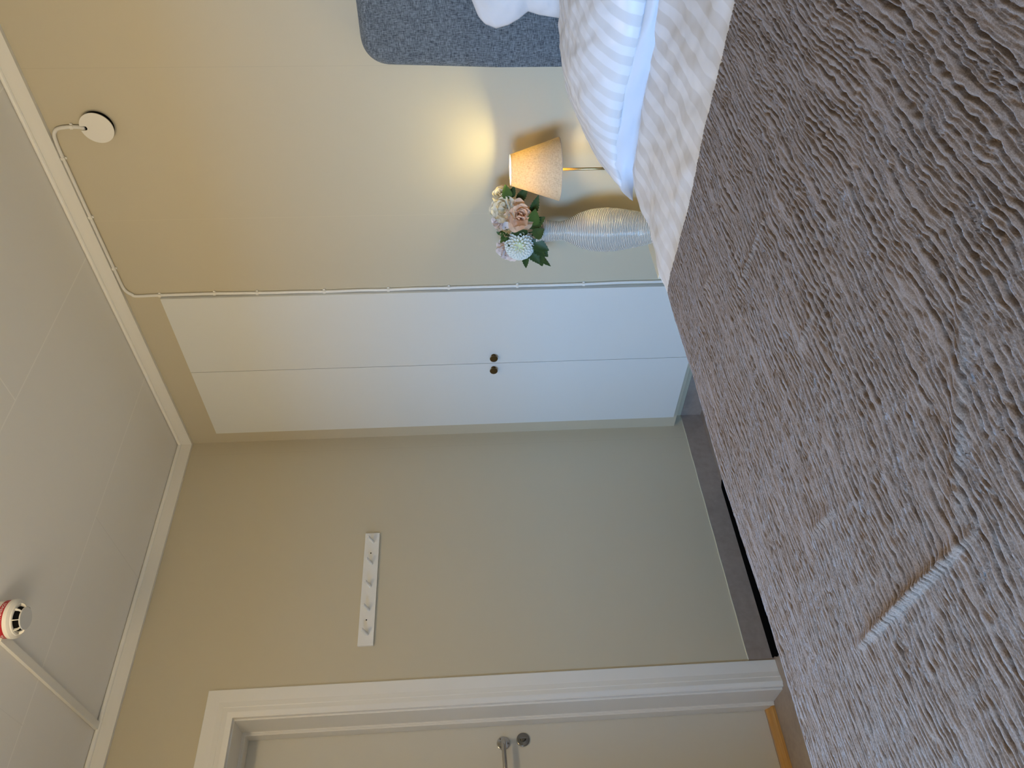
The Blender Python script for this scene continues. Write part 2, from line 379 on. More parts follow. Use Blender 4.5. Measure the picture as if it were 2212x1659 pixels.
MB().box(-0.2150, -0.1750, DY0 - 0.003, DY1 + 0.003, 0.024, DZ - 0.004, 0.002).build('door_leaf', M['white_door'], door, auto=0.5)
P = []
prof = [(-0.235, 0.0), (-0.235, 0.022), (-0.178, 0.022), (-0.168, 0.0245), (-0.161, 0.0235), (-0.157, 0.0185), (-0.150, 0.0145), (-0.140, 0.0125), (-0.133, 0.0115), (-0.127, 0.0085), (-0.1245, 0.0), ]
w = MB()
ys = [DY0 - 0.002, DY1 + 0.002]
w.grid([[(x, y, z + 0.0005) for y in ys] for x, z in prof]); n = len(prof)
w.f.append(tuple(i * 2 for i in range(n))); w.f.append(tuple(i * 2 + 1 for i in range(n)))
w.build('threshold', M['oak'], door, auto=0.7, label='varnished oak threshold')
# handle
hy, hz, hx = -1.331, 1.0285, -0.175
w = MB().lathe([(0.001, 0.0), (0.0235, 0.0), (0.0245, 0.003), (0.0235, 0.006), (0.0215, 0.0072), (0.001, 0.0075)], (hx, hy, hz), 'x', 40, False, False)
hd = w.build('door_handle', M['chrome'], door, auto=0.6, label='polished chrome lever handle')
w = MB().tube(smooth_path([(hx + 0.006, hy, hz), (hx + 0.03, hy, hz), (hx + 0.046, hy - 0.004, hz), (hx + 0.053, hy - 0.016, hz), (hx + 0.054, hy - 0.04, hz), (hx + 0.054, hy - 0.085, hz - 0.001), (hx + 0.052, hy - 0.104, hz - 0.0015)], 6), 0.0085, 16)
w.lathe([(0.0001, 0), (0.0045, 0.0006), (0.0078, 0.003), (0.0086, 0.006)], (0, 0, 0), 'z', 16, False, False) if False else None
w.build('lever', M['chrome'], hd, auto=0.7)
w = MB()
for dy, dz in ((0.015, 0.011), (-0.002, -0.0175), (-0.014, 0.012)):
    w.lathe([(0.0001, 0.0105), (0.002, 0.0102), (0.0032, 0.0085), (0.0033, 0.0068)], (hx, hy + dy, hz + dz), 'x', 12, False, False)
w.build('screw', M['dark_chrome'], hd, smooth=True)
w = MB().lathe([(0.001, 0.0), (0.0235, 0.0), (0.0245, 0.003), (0.0235, 0.006), (0.0215, 0.0072), (0.001, 0.0072)], (hx, -1.322, 0.9545), 'x', 40, False, False)
lc = w.build('lock_rose', M['dark_chrome'], door, auto=0.6, label='round dark nickel thumb-turn rose')
w = MB().lathe([(0.001, 0.017), (0.007, 0.0165), (0.0078, 0.014), (0.0078, 0.007)], (hx, -1.322, 0.9545), 'x', 20, False, False).box(hx + 0.008, hx + 0.024, -1.3245, -1.3195, 0.943, 0.966, 0.0015)
w.build('thumb_turn', M['dark_chrome'], lc, auto=0.6)

# ------------------------------------------------------------------ built-in cupboard doors
cup = thing('cupboard', (0.487, -0.002, 0.163), 'tall white built-in cupboard with two flat doors and round bronze knobs', 'cupboard')
def cup_door(x0, x1, kx, lab):
    d = MB().box(x0, x1, -0.0195, -0.0015, 0.1634, 2.2490, 0.0008).build('door', M['cupboard'], cup, auto=0.5)
    z = 1.0035
    kn = MB().lathe([(0.0001, -0.0445), (0.010, -0.0442), (0.0152, -0.0425), (0.0168, -0.039), (0.0150, -0.0358), (0.008, -0.0335), (0.0058, -0.031)], (kx, 0, z), 'y', 40, False, False)
    k = kn.build('knob', M['bronze'], d, auto=0.6, label='dark bronze round knob')
    kn2 = MB().lathe([(0.0058, -0.0318), (0.0055, -0.027), (0.0078, -0.0235), (0.0095, -0.0215), (0.0095, -0.0198)], (kx, 0, z), 'y', 28, True, True)
    # neck is one casting with the knob
    me = k.data
    bm = bmesh.new(); bm.from_mesh(me); tmp = kn2.mesh('tmp'); tmp.transform(Matrix.Translation(-wloc(d))); bm.from_mesh(tmp); bm.to_mesh(me); bm.free()
    me.polygons.foreach_set('use_smooth', [True] * len(me.polygons))
    return d
cup_door(0.0885, 0.4858, 0.4605, ''); cup_door(0.4888, 0.8855, 0.5335, '')
MB().box(0.105, 0.87, -0.0013, -0.0003, 0.18, 2.235).build('door_gap_shade', M['black'], cup)  # black sheet standing for the shade in the gap between the doors

# ------------------------------------------------------------------ peg rail
pr_ = thing('peg_rail', (0.0005, -0.767, 1.5315), 'white wooden peg rail with five pegs on the beige wall', 'peg rail')
bd = MB().box(0.0006, 0.0125, -1.0095, -0.5245, 1.5022, 1.5610, 0.0008).build('board', M['trim'], pr_, auto=0.5)
for y in (-0.5685, -0.668, -0.768, -0.8675, -0.9665):
    a0 = Vector((0.0128, y, 1.5278)); a1 = Vector((0.060, y + 0.0005, 1.5435)); d = (a1 - a0).normalized()
    pts = [a0 - d * 0.001, a0, a0 + (a1 - a0) * 0.6, a1 - d * 0.003, a1 - d * 0.0012, a1]
    MB().tube(pts, [0.0062, 0.0062, 0.0060, 0.0058, 0.0053, 0.0040], 20, True, (0, 0, 1)).build('peg', M['trim'], pr_, auto=0.7)
for y in (-0.619, -0.909):
    MB().lathe([(0.0028, 0.0126), (0.0022, 0.0128), (0.0001, 0.01282)], (0, y, 1.5335), 'x', 16, True, False).build('screw', M['black'], pr_, label='dark countersunk screw')

# ------------------------------------------------------------------ wall cable with clips, junction box
XC = 0.8975
zs = [(0.8935, 2.335), (0.895, 2.25), (0.8965, 2.05), (0.8935, 1.85), (0.894, 1.75), (0.8925, 1.63), (0.8945, 1.52), (0.8935, 1.404), (0.896, 1.29), (0.8955, 1.175), (0.8965, 1.04), (0.8965, 0.913), (0.896, 0.78), (0.897, 0.64), (0.9005, 0.50), (0.900, 0.36), (0.905, 0.2)]
path = [(1.577, -0.0155, 2.262), (1.5765, -0.008, 2.285), (1.576, -0.0065, 2.318), (1.570, -0.0065, 2.349), (1.554, -0.0065, 2.364), (1.530, -0.0065, 2.3695), (1.47, -0.0065, 2.3715), (1.246, -0.0065, 2.3715), (1.024, -0.0065, 2.3710), (0.945, -0.0065, 2.3700), (0.918, -0.0065, 2.364), (0.902, -0.0065, 2.350)] + [(x, -0.0065, z) for x, z in zs]
cb = thing('power_cable', (0.8975, -0.001, 0.2), 'white cable clipped to the wall along the ceiling and down beside the cupboard', 'cable')
sp = smooth_path(path, 8)
MB().tube(sp, 0.0058, 12).build('cable', M['plastic'], cb, smooth=True)
def clip(p, horiz, up=False):
    x, y, z = p; w = MB()
    if horiz: w.box(x - 0.005, x + 0.005, -0.0008, -0.0125, z - 0.0066, z + 0.0060, 0.001).box(x - 0.004, x + 0.004, -0.0008, -0.006, z - 0.0105, z - 0.006, 0.001)
    else: w.box(x - 0.0056, x + 0.0066, -0.0008, -0.0125, z - 0.005, z + 0.005, 0.001).box(x + 0.0062, x + 0.0105, -0.0008, -0.006, z - 0.004, z + 0.004, 0.001)
    w.build('clip', M['plastic2'], cb, auto=0.6)
def atz(z): 
    return min((p for p in sp if p.x < 0.92), key=lambda p: abs(p.z - z))
for z in (2.253, 2.05, 1.89, 1.645, 1.404, 1.175, 0.913, 0.65): p = atz(z); clip((p.x, p.y, p.z), False)
for x in (1.469, 1.246, 1.025): clip((x, -0.0065, 2.3713), True)
clip((1.5762, -0.0065, 2.304), False)
jb = thing('junction_box', (1.578, -0.001, 2.225), 'round white junction box cover high on the wall near the ceiling', 'junction box')
w = MB(); seg = 64; R0 = 0.0495; c = Vector((1.578, 0, 2.2245))
def disc_ring(r, y):      # disc with a U notch at the top where the cable enters
    o = []
    for k in range(seg):
        a = 2 * PI * k / seg; x, z = r * math.sin(a), r * math.cos(a)
        o.append([x, y, z])
    for q in o:
        if q[2] > 0 and abs(q[0]) < 0.0068: q[2] = 0.029 - 0.004 * (abs(q[0]) / 0.0068) if False else q[2]
    return [tuple(c + Vector(q)) for q in o]
w.lathe([(0.046, -0.0008), (0.046, -0.0135)], c, 'y', 64, True, True).build('box', M['black'], jb, auto=0.6)  # body painted black, standing for the shadow gap behind the cover
# cover made as polygon with a slot
out_ = []; half = 0.0072
a0 = math.asin(half / R0)
for k in range(81):
    a = a0 + (2 * PI - 2 * a0) * k / 80; out_.append((R0 * math.sin(a), R0 * math.cos(a)))
slot = [(-half, 0.034), (-half * 0.7, 0.0295), (0, 0.0278), (half * 0.7, 0.0295), (half, 0.034)]
ring = out_ + slot
bm = bmesh.new(); vs = [bm.verts.new((c.x + x, -0.0170, c.z + z)) for x, z in ring]; f = bm.faces.new(vs)
r_ = bmesh.ops.extrude_face_region(bm, geom=[f]); 
for v in [g for g in r_['geom'] if isinstance(g, bmesh.types.BMVert)]: v.co.y = -0.0195
MB().bm(bm).build('cover', M['plastic2'], jb)

# ------------------------------------------------------------------ trunking and smoke detector
DX, DY_ = 0.766, -1.2175
MB().box(0.0225, 0.735, -1.2665, -1.2410, H - 0.0125, H - 0.0005, 0.0008).build('trunking', M['plastic'], auto=0.5, origin=(0.38, -1.2535, H - 0.0005))
tag(bpy.data.objects['trunking'], 'straight white cable trunking across the ceiling, from the smoke detector to the cornice', 'cable trunking')
sd = thing('smoke_detector', (DX, DY_, H), 'round white smoke detector with a red lettered band on the ceiling', 'smoke detector')
c = (DX, DY_, H)

MB().lathe([(0.049, -0.0005), (0.050, -0.020), (0.0505, -0.0245)], c, 'z', 64, True, False).build('base', M['plastic2'], sd, auto=0.6)
MB().lathe([(0.0505, -0.0250), (0.0515, -0.0252), (0.0515, -0.0400), (0.0505, -0.0402)], c, 'z', 64, True, True).build('red_band', M['red'], sd, auto=0.6)
band = bpy.data.objects['red_band']
w = MB().lathe([(0.050, -0.0405), (0.0535, -0.0412), (0.0535, -0.0520), (0.0490, -0.0555), (0.0455, -0.0570), (0.0440, -0.0600), (0.0400, -0.0610), (0.0395, -0.058), (0.020, -0.058)], c, 'z', 64, True, True)
w.build('body', M['plastic2'], sd, auto=0.5)
MB().lathe([(0.033, -0.0582), (0.027, -0.0725)], c, 'z', 48, True, True).build('chamber', M['black'], sd, auto=0.6)
w = MB()
for k in range(8):
    a = 2 * PI * (k + 0.3) / 8; ca, sa = math.cos(a), math.sin(a)
    pr2 = [(0.0425, -0.0585), (0.0410, -0.066), (0.0375, -0.0715), (0.0315, -0.0750), (0.0290, -0.0750), (0.0290, -0.0715), (0.0330, -0.068), (0.0345, -0.0585)]
    L = []; Rr = []
    for r, z in pr2:
        for s_, arr in ((-0.0011, L), (0.0011, Rr)): arr.append((DX + r * ca - s_ * sa, DY_ + r * sa + s_ * ca, H + z))
    n = len(pr2); w.add(L + Rr, [tuple(range(n)), tuple(range(n, 2 * n))[::-1]] + [(i, (i + 1) % n, n + (i + 1) % n, n + i) for i in range(n)])
w.build('cage', M['plastic2'], sd)
MB().lathe([(0.0290, -0.0722), (0.0305, -0.0728), (0.0308, -0.0750), (0.0300, -0.0762)], c, 'z', 64, False, True).build('cap', M['grey_plastic'], sd, auto=0.5)
# lettering wrapped round the band
def wrap_text(txt, a_mid, size):
    cu = bpy.data.curves.new('band_text', 'FONT'); cu.body = txt; cu.size = size; cu.align_x = 'CENTER'; cu.space_character = 1.08
    to = bpy.data.objects.new('band_text', cu); COL.objects.link(to)
    me = bpy.data.meshes.new_from_object(to.evaluated_get(bpy.context.evaluated_depsgraph_get()))
    bpy.data.objects.remove(to); R_ = 0.0520
    for v in me.vertices:
        x, y = v.co.x, v.co.y; a = a_mid + x / R_
        v.co = (DX + R_ * math.cos(a), DY_ + R_ * math.sin(a), H - 0.0365 + y)
    me.materials.clear(); return me
bpy.context.view_layer.update()
o = link('lettering', wrap_text('T RUNNINGS', math.radians(-12), 0.0115), M['ink'], band, label='white lettering')
o = link('lettering', wrap_text('PA', math.radians(-88), 0.0115), M['ink'], band, label='white lettering')

# ceiling lamp that lights the room (above and beside the camera)
cl = thing('ceiling_lamp', (ROOM_LAMP[0], ROOM_LAMP[1], H), 'round opal glass ceiling lamp above the bed', 'ceiling lamp')
MB().lathe([(0.14, -0.0005), (0.145, -0.02), (0.14, -0.03)], (ROOM_LAMP[0], ROOM_LAMP[1], H), 'z', 48).build('base', M['plastic'], cl, auto=0.6)
MB().lathe([(0.135, -0.0305), (0.150, -0.05), (0.145, -0.075), (0.11, -0.10), (0.06, -0.112), (0.001, -0.115)], (ROOM_LAMP[0], ROOM_LAMP[1], H), 'z', 48, True, True).build('glass', M['opal'], cl, smooth=True)

# ------------------------------------------------------------------ black mat on the floor
w = MB(); pts = [(0.006, -0.365), (0.030, -0.345), (0.60, -0.345), (0.62, -0.365), (0.62, -1.13), (0.60, -1.152), (0.045, -1.152), (0.022, -1.1395), (0.006, -1.1395)]
bm = bmesh.new(); vs = [bm.verts.new((x, y, 0.0006)) for x, y in pts]; f = bm.faces.new(vs)
r_ = bmesh.ops.extrude_face_region(bm, geom=[f])
for v in [g for g in r_['geom'] if isinstance(g, bmesh.types.BMVert)]: v.co.z = 0.006
mt = MB().bm(bm).build('floor_mat', M['mat_black'], origin=(0.3, -0.75, 0.0006))
tag(mt, 'flat black mat on the floor between the bed and the peg-rail wall', 'mat')

# ------------------------------------------------------------------ nightstand, lamp, vase
NT = 0.46; NF = -0.277
ns = thing('nightstand', (1.42, -0.14, 0), 'cream bedside table between the bed and the cupboard, mostly hidden', 'bedside table')
MB().box(1.1395, 1.70, -0.001, NF, NT - 0.020, NT, 0.003).build('tabletop', M['cream'], ns, auto=0.5)
MB().box(1.155, 1.685, -0.002, NF + 0.014, 0.20, NT - 0.0205, 0.002).build('cabinet', M['cream'], ns, auto=0.5)
d = MB().box(1.160, 1.680, NF + 0.0135, NF + 0.002, 0.215, NT - 0.03, 0.0015).build('drawer', M['cupboard'], ns, auto=0.5)
MB().lathe([(0.0001, -0.022), (0.012, -0.020), (0.013, -0.015), (0.006, -0.010), (0.006, -0.0003)], (1.42, NF + 0.002, 0.33), 'y', 24, False, False).build('knob', M['brass'], d, smooth=True)
for x in (1.175, 1.665):
    for y in (-0.022, NF + 0.034): MB().box(x - 0.018, x + 0.018, y - 0.018, y + 0.018, 0, 0.1995, 0.002).build('leg', M['cream'], ns, auto=0.5)

tl = thing('table_lamp', (LAMP[0], LAMP[1], NT), 'lit bedside lamp with a conical linen shade on a slim brass stem', 'lamp')
MB().lathe([(0.0001, 0.0), (0.060, 0.0), (0.062, 0.004), (0.058, 0.010), (0.012, 0.014), (0.0065, 0.020), (0.0001, 0.020)], (LAMP[0], LAMP[1], NT + 0.0005), 'z', 48, False, False).build('base', M['brass'], tl, auto=0.6)
MB().tube([(LAMP[0], LAMP[1], NT + 0.019), (LAMP[0], LAMP[1], 0.872)], 0.0043, 16).build('pole', M['brass'], tl, smooth=True)
MB().lathe([(0.016, 0.850), (0.017, 0.853), (0.017, 0.877), (0.014, 0.884)], (LAMP[0], LAMP[1], 0), 'z', 24).build('socket', M['plastic'], tl, auto=0.6)
sh = MB(); zb, zt2, rb, rt = 0.8085, 0.9605, 0.0970, 0.0475
for (r0, r1) in ((0, 0), (0.0012, 0.0012)):
    pass
shade = MB().lathe([(rb - (rb - rt) * k / 24, zb + (zt2 - zb) * k / 24) for k in range(25)] + [(rt - 0.0011, zt2)] + [(rt - 0.0011 + (rb - rt) * k / 24, zt2 - (zt2 - zb) * k / 24) for k in range(1, 25)] + [(rb, zb)], (LAMP[0], LAMP[1], 0), 'z', 96, False, False)
so = shade.build('lamp_shade', M['linen'], tl, auto=0.7)
for r, z in ((rb - 0.0004, zb + 0.0005), (rt - 0.0004, zt2 - 0.0002)):
    w = MB()
    w.tube([(LAMP[0] + r * math.cos(2 * PI * k / 72), LAMP[1] + r * math.sin(2 * PI * k / 72), z) for k in range(73)], 0.0011, 6, False)
    w.build('hem', M['shade_trim'], so, smooth=True)
w = MB()
for k in range(3):
    a = 2 * PI * k / 3 + 0.4; w.tube([(LAMP[0] + 0.015 * math.cos(a), LAMP[1] + 0.015 * math.sin(a), 0.870), (LAMP[0] + 0.047 * math.cos(a), LAMP[1] + 0.047 * math.sin(a), 0.958)], 0.001, 6)
w.build('carrier', M['brass'], so)
BZ = 0.924
MB().lathe([(0.0105, 0.8855), (0.0125, 0.892), (0.019, 0.905), (0.021, BZ), (0.018, 0.930), (0.009, 0.938), (0.0005, 0.9395)], (LAMP[0], LAMP[1], 0), 'z', 32).build('bulb', M['bulb'], tl, smooth=True)
# the bulb's own light
ld = bpy.data.lights.new('bulb_light', 'POINT'); ld.energy = 6.6; ld.color = (1.0, 0.86, 0.36); ld.shadow_soft_size = 0.023
lo = bpy.data.objects.new('bulb_light', ld); COL.objects.link(lo); lo.location = (LAMP[0], LAMP[1], BZ); ld.cycles.max_bounces = 32
bpy.data.objects['bulb'].visible_shadow = True

# vase
VX, VY = 1.2545, -0.15
prof = [(0.0445, 0.4605), (0.050, 0.4625), (0.0585, 0.475), (0.0687, 0.507), (0.0783, 0.551), (0.0868, 0.594), (0.0898, 0.630), (0.0885, 0.655), (0.0845, 0.684), (0.0705, 0.7246), (0.0590, 0.742), (0.0490, 0.758), (0.0415, 0.774), (0.0388, 0.788), (0.0405, 0.808), (0.0448, 0.835), (0.0490, 0.858), (0.0505, 0.8715)]
zs_ = np.array([p[1] for p in prof]); rs_ = np.array([p[0] * 0.815 for p in prof])
zz = np.linspace(0.4605, 0.8715, 760); seg = 128
kern = np.ones(15) / 15; rr_ = np.interp(zz, zs_, rs_); rp = np.pad(rr_, 7, mode='edge'); rr_ = np.convolve(rp, kern, 'valid')
th = np.linspace(0, 2 * PI, seg + 1)
Z, T = np.meshgrid(zz, th, indexing='ij'); Rr2 = np.repeat(rr_[:, None], seg + 1, 1)
per = 0.0055
ph = Z / per + 0.34 * pn(np.cos(T) * 2.2 + 5 + Z * 9, np.sin(T) * 2.2 + Z * 30, 2) + 0.08 * pn(np.cos(T) * 6 + 9, np.sin(T) * 6 + Z * 70, 3)
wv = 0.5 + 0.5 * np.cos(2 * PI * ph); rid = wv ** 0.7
env = np.clip((Z - 0.463) / 0.01, 0, 1) * np.clip((0.8705 - Z) / 0.003, 0, 1)
Rr3 = Rr2 + (rid - 0.6) * 0.0024 * env
P = np.stack([VX + Rr3 * np.cos(T), VY + Rr3 * np.sin(T), Z], -1)
# rim and inside
rim = []
for r, z in ((0.0410, 0.8728), (0.0392, 0.8732), (0.0374, 0.8715), (0.0355, 0.860), (0.0275, 0.79), (0.050, 0.70), (0.05, 0.50), (0.001, 0.47)):
    rim.append(np.stack([VX + r * np.cos(th), VY + r * np.sin(th), np.full(seg + 1, z)], -1))
base = np.stack([VX + 0.001 * np.cos(th), VY + 0.001 * np.sin(th), np.full(seg + 1, 0.4605)], -1)[None]
Pf = np.concatenate([base, P, np.stack(rim)], 0)
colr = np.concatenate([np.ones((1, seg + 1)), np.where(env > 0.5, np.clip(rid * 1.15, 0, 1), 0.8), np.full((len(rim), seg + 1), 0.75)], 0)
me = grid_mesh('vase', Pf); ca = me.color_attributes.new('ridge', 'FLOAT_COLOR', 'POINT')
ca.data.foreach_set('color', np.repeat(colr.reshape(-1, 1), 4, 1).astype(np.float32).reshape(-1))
bm = bmesh.new(); bm.from_mesh(me); bmesh.ops.remove_doubles(bm, verts=bm.verts, dist=1e-5); bmesh.ops.recalc_face_normals(bm, faces=bm.faces); bm.to_mesh(me); bm.free()
vo = link('vase', me, M['glaze'], None, True, (VX, VY, NT)); tag(vo, 'tall ribbed ivory ceramic vase holding flowers, beside the lamp', 'vase')

# ------------------------------------------------------------------ flowers
def frame_to(d, roll=0):
    d = Vector(d).normalized(); q = d.to_track_quat('Z', 'Y'); return q.to_matrix() @ Matrix.Rotation(roll, 3, 'Z')
def petal(L, Wd, cup, curl, ruf=0.0, ni=9, nj=11, notch=0.0, rnd=random, blunt=0.0):
    """petal in local coords: grows along +X from the origin, lifts in +Z by curl"""
    ph1 = rnd.random() * 6; ph2 = rnd.random() * 6; P = []
    for i in range(ni):
        t = i / (ni - 1); row = []
        wid = Wd * (0.30 + 0.70 * math.sin(PI * (0.08 + 0.60 * t)) ** 0.9) if t > 0 else Wd * 0.25
        for j in range(nj):
            s = -1 + 2 * j / (nj - 1); sp_ = math.copysign(abs(s) ** 0.9, s)
            rr = 1 - (0.30 + blunt) * abs(s) ** 2.4 * t ** 1.5
            x = L * t * rr - notch * L * (1 - abs(s)) * t ** 6
            y = wid * 0.5 * sp_ * (1 - 0.10 * t ** 4)
            z = cup * (s * s) * wid * 0.5 + curl * L * t * t + ruf * L * t * t * math.sin(3.3 * s + ph1 + 2.0 * t) + ruf * 0.45 * L * t ** 3 * math.sin(6 * s + ph2)
            row.append(Vector((x, y, z)))
        P.append(row)
    return P
def put(mb, P, R, o):
    mb.grid([[tuple(R @ p + o) for p in r_] for r_ in P])
def stem_to(top, root, name='stem', r=0.0022):
    top = Vector(top); mouth = Vector((VX + (top.x - VX) * 0.18, VY + (top.y - VY) * 0.18, 0.868)); bot = Vector((VX + (VX - top.x) * 0.12, VY, 0.60))
    pts = smooth_path([bot, (mouth + bot) / 2 , mouth, mouth * 0.45 + top * 0.55 + Vector((0, 0, -0.004)), top], 5)
    return MB().tube(pts, r, 8).build(name, M['stem'], root, smooth=True)
def flower_root(name, label, cat, group):
    return thing(name, (VX, VY, 0.60), label, cat, group)
CAMV = Vector((2.8077, -2.2607, 1.12))
def dahlia(cn, R_, d, label):
    root = flower_root('dahlia', label, 'flower', 'artificial flowers in the vase'); mb = MB(); cn = Vector(cn); F = frame_to(d)
    N = 190
    for k in range(N):
        u = (k + 0.5) / N; pol = math.acos(1 - 1.45 * u); az = k * 2.39996
        dirv = Vector((math.sin(pol) * math.cos(az), math.sin(pol) * math.sin(az), math.cos(pol)))
        L = R_ * (0.22 + 0.20 * min(1, u * 2)); Wd = R_ * (0.17 + 0.15 * min(1, u * 1.6))
        outw = dirv; side = Vector((-math.sin(az), math.cos(az), 0)); up = outw.cross(side)
        # petal axis: mostly outward, leaning to the rim
        ax = (outw * 0.80 - up * (-0.55) * (1 if pol > 0.25 else 0.2)).normalized(); 
        tang = Vector((math.cos(pol) * math.cos(az), math.cos(pol) * math.sin(az), -math.sin(pol)))
        ax = (outw * 0.62 + tang * 0.72).normalized(); nrm = (outw * 0.72 - tang * 0.62).normalized()
        Rp = Matrix((ax, side, nrm)).transposed()
        put(mb, petal(L, Wd, 0.55, 0.20, 0.0, 6, 7), F @ Rp, cn + F @ (outw * R_ * (1 - 0.62 * L / R_) * (0.98)))
    b = mb.build('blossom', M['petal_white'], root, smooth=True)
    core = MB(); bm = bmesh.new(); bmesh.ops.create_icosphere(bm, subdivisions=2, radius=R_ * 0.78)
    for v in bm.verts: v.co = cn + v.co
    core.bm(bm); core.build('heart', M['petal_heart'], b, smooth=True)
    stem_to(cn - Vector(d).normalized() * R_ * 0.7, root); return root
def peony(cn, R_, d, mkey, label, n=26, seed=1, open_=1.0, name='peony', ruf=0.075):
    rnd = random.Random(seed); root = flower_root(name, label, 'flower', 'artificial flowers in the vase'); mb = MB(); cn = Vector(cn); F = frame_to(d, rnd.random() * 6)
    for k in range(n):
        u = (k + 0.5) / n; az = k * 2.39996 + rnd.uniform(-0.2, 0.2); el = math.radians(82 - 100 * u * open_ + rnd.uniform(-9, 9))
        L = R_ * (0.62 + 0.42 * u) * rnd.uniform(0.88, 1.1); Wd = R_ * (0.60 + 0.48 * u) * rnd.uniform(0.85, 1.15)
        rad = Vector((math.cos(az), math.sin(az), 0)); side = Vector((-math.sin(az), math.cos(az), 0)); z = Vector((0, 0, 1))
        ax = (rad * math.cos(el) + z * math.sin(el)); nrm = (z * math.cos(el) - rad * math.sin(el))
        Rp = Matrix((ax, side, nrm)).transposed()
        put(mb, petal(L, Wd, 0.32, rnd.uniform(-0.10, 0.30), ruf, 9, 13, rnd.uniform(0.0, 0.09), rnd), F @ Rp, cn + F @ (rad * R_ * 0.08 * u - z * R_ * 0.35))
    mb.build('blossom', M[mkey], root, smooth=True)
    stem_to(cn - Vector(d).normalized() * R_ * 0.35, root); return root
def leaf_mb(base, tipv, Wd, nrm, fold=0.25, droop=0.12, serr=0.10, ni=25):
    base = Vector(base); tipv = Vector(tipv); ax = tipv - base; L = ax.length; ax.normalize(); nrm = Vector(nrm); nrm = (nrm - ax * nrm.dot(ax)).normalized(); side = nrm.cross(ax); P = []
    for i in range(ni):
        t = i / (ni - 1); wd = Wd * 0.5 * (math.sin(PI * t ** 0.72) ** 0.85 if 0 < t < 1 else 0) * (1 + serr * ((i % 3) - 1)); row = []
        for s in (-1, -0.5, 0, 0.5, 1):
            row.append(base + ax * L * t + side * wd * s + nrm * (fold * abs(s) * wd - droop * L * t * t + 0.06 * L * t) )
        P.append(row)
    mb = MB(); mb.grid([[tuple(p) for p in r_] for r_ in P]); return mb
def cview(v): return (CAMV - Vector(v)).normalized()
Lf = Vector((-0.745, 0.0, 0)).normalized()
dcam = cview((1.25, -0.15, 0.9))
f1 = dahlia((1.222, -0.180, 0.926), 0.047, dcam + Vector((0.0, -0.05, 0.0)), 'white ball-shaped dahlia at the front of the vase')
f2 = peony((1.334, -0.170, 0.925), 0.052, dcam + Vector((0.35, 0, -0.2)), 'petal_peach', 'peach peony low on the right, next to the lamp shade', 26, 3)
f3 = peony((1.345, -0.145, 0.985), 0.050, dcam + Vector((0.1, 0, 0.5)), 'petal_cream', 'cream peony above the peach one', 24, 5)
f4 = peony((1.300, -0.150, 1.000), 0.038, dcam + Vector((-0.2, 0, 0.9)), 'petal_pink', 'small pinkish white blossom at the very top', 18, 8)
f5 = peony((1.168, -0.150, 0.958), 0.054, dcam + Vector((-0.9, 0, 0.15)), 'petal_pink', 'pale pink peony on the left, beyond the white dahlia', 26, 12)
f6 = peony((1.375, -0.105, 0.990), 0.036, dcam + Vector((0.6, 0.3, 0.5)), 'petal_cream', 'cream blossom half hidden behind, nearest the top of the lamp shade', 16, 21)
# leaves belong to the flower they grow from
def leaf(root, base, tip, Wd, nrm=None, mk='leaf', **k):
    leaf_mb(base, tip, Wd, nrm or cview(base), **k).build('leaf', M[mk], root, smooth=True)
leaf(f1, (1.235, -0.165, 0.880), (1.128, -0.185, 0.845), 0.055, Vector((0.5, -0.8, 0.25)))
leaf(f1, (1.225, -0.165, 0.885), (1.172, -0.185, 0.826), 0.046)
leaf(f5, (1.185, -0.150, 0.880), (1.101, -0.155, 0.812), 0.036, Vector((0.2, -0.9, 0.6)))
leaf(f5, (1.180, -0.150, 0.905), (1.098, -0.155, 0.898), 0.026)
leaf(f5, (1.21, -0.17, 0.90), (1.150, -0.195, 0.855), 0.040)
leaf(f1, (1.240, -0.185, 0.890), (1.215, -0.205, 0.828), 0.042)
leaf(f2, (1.29, -0.165, 0.885), (1.365, -0.185, 0.880), 0.045, None, 'leaf_light')
leaf(f2, (1.28, -0.160, 0.890), (1.335, -0.185, 0.848), 0.040)
leaf(f2, (1.32, -0.145, 0.885), (1.395, -0.150, 0.868), 0.028)
leaf(f2, (1.26, -0.185, 0.880), (1.300, -0.200, 0.850), 0.040)
leaf(f3, (1.37, -0.130, 0.965), (1.430, -0.140, 0.975), 0.034, None, 'leaf_light')
leaf(f3, (1.37, -0.120, 0.955), (1.415, -0.125, 0.945), 0.024)
leaf(f6, (1.34, -0.10, 0.93), (1.40, -0.11, 0.90), 0.03)
leaf(f1, (1.27, -0.17, 0.90), (1.275, -0.185, 0.955), 0.035)
leaf(f5, (1.22, -0.16, 0.91), (1.235, -0.175, 0.975), 0.035)
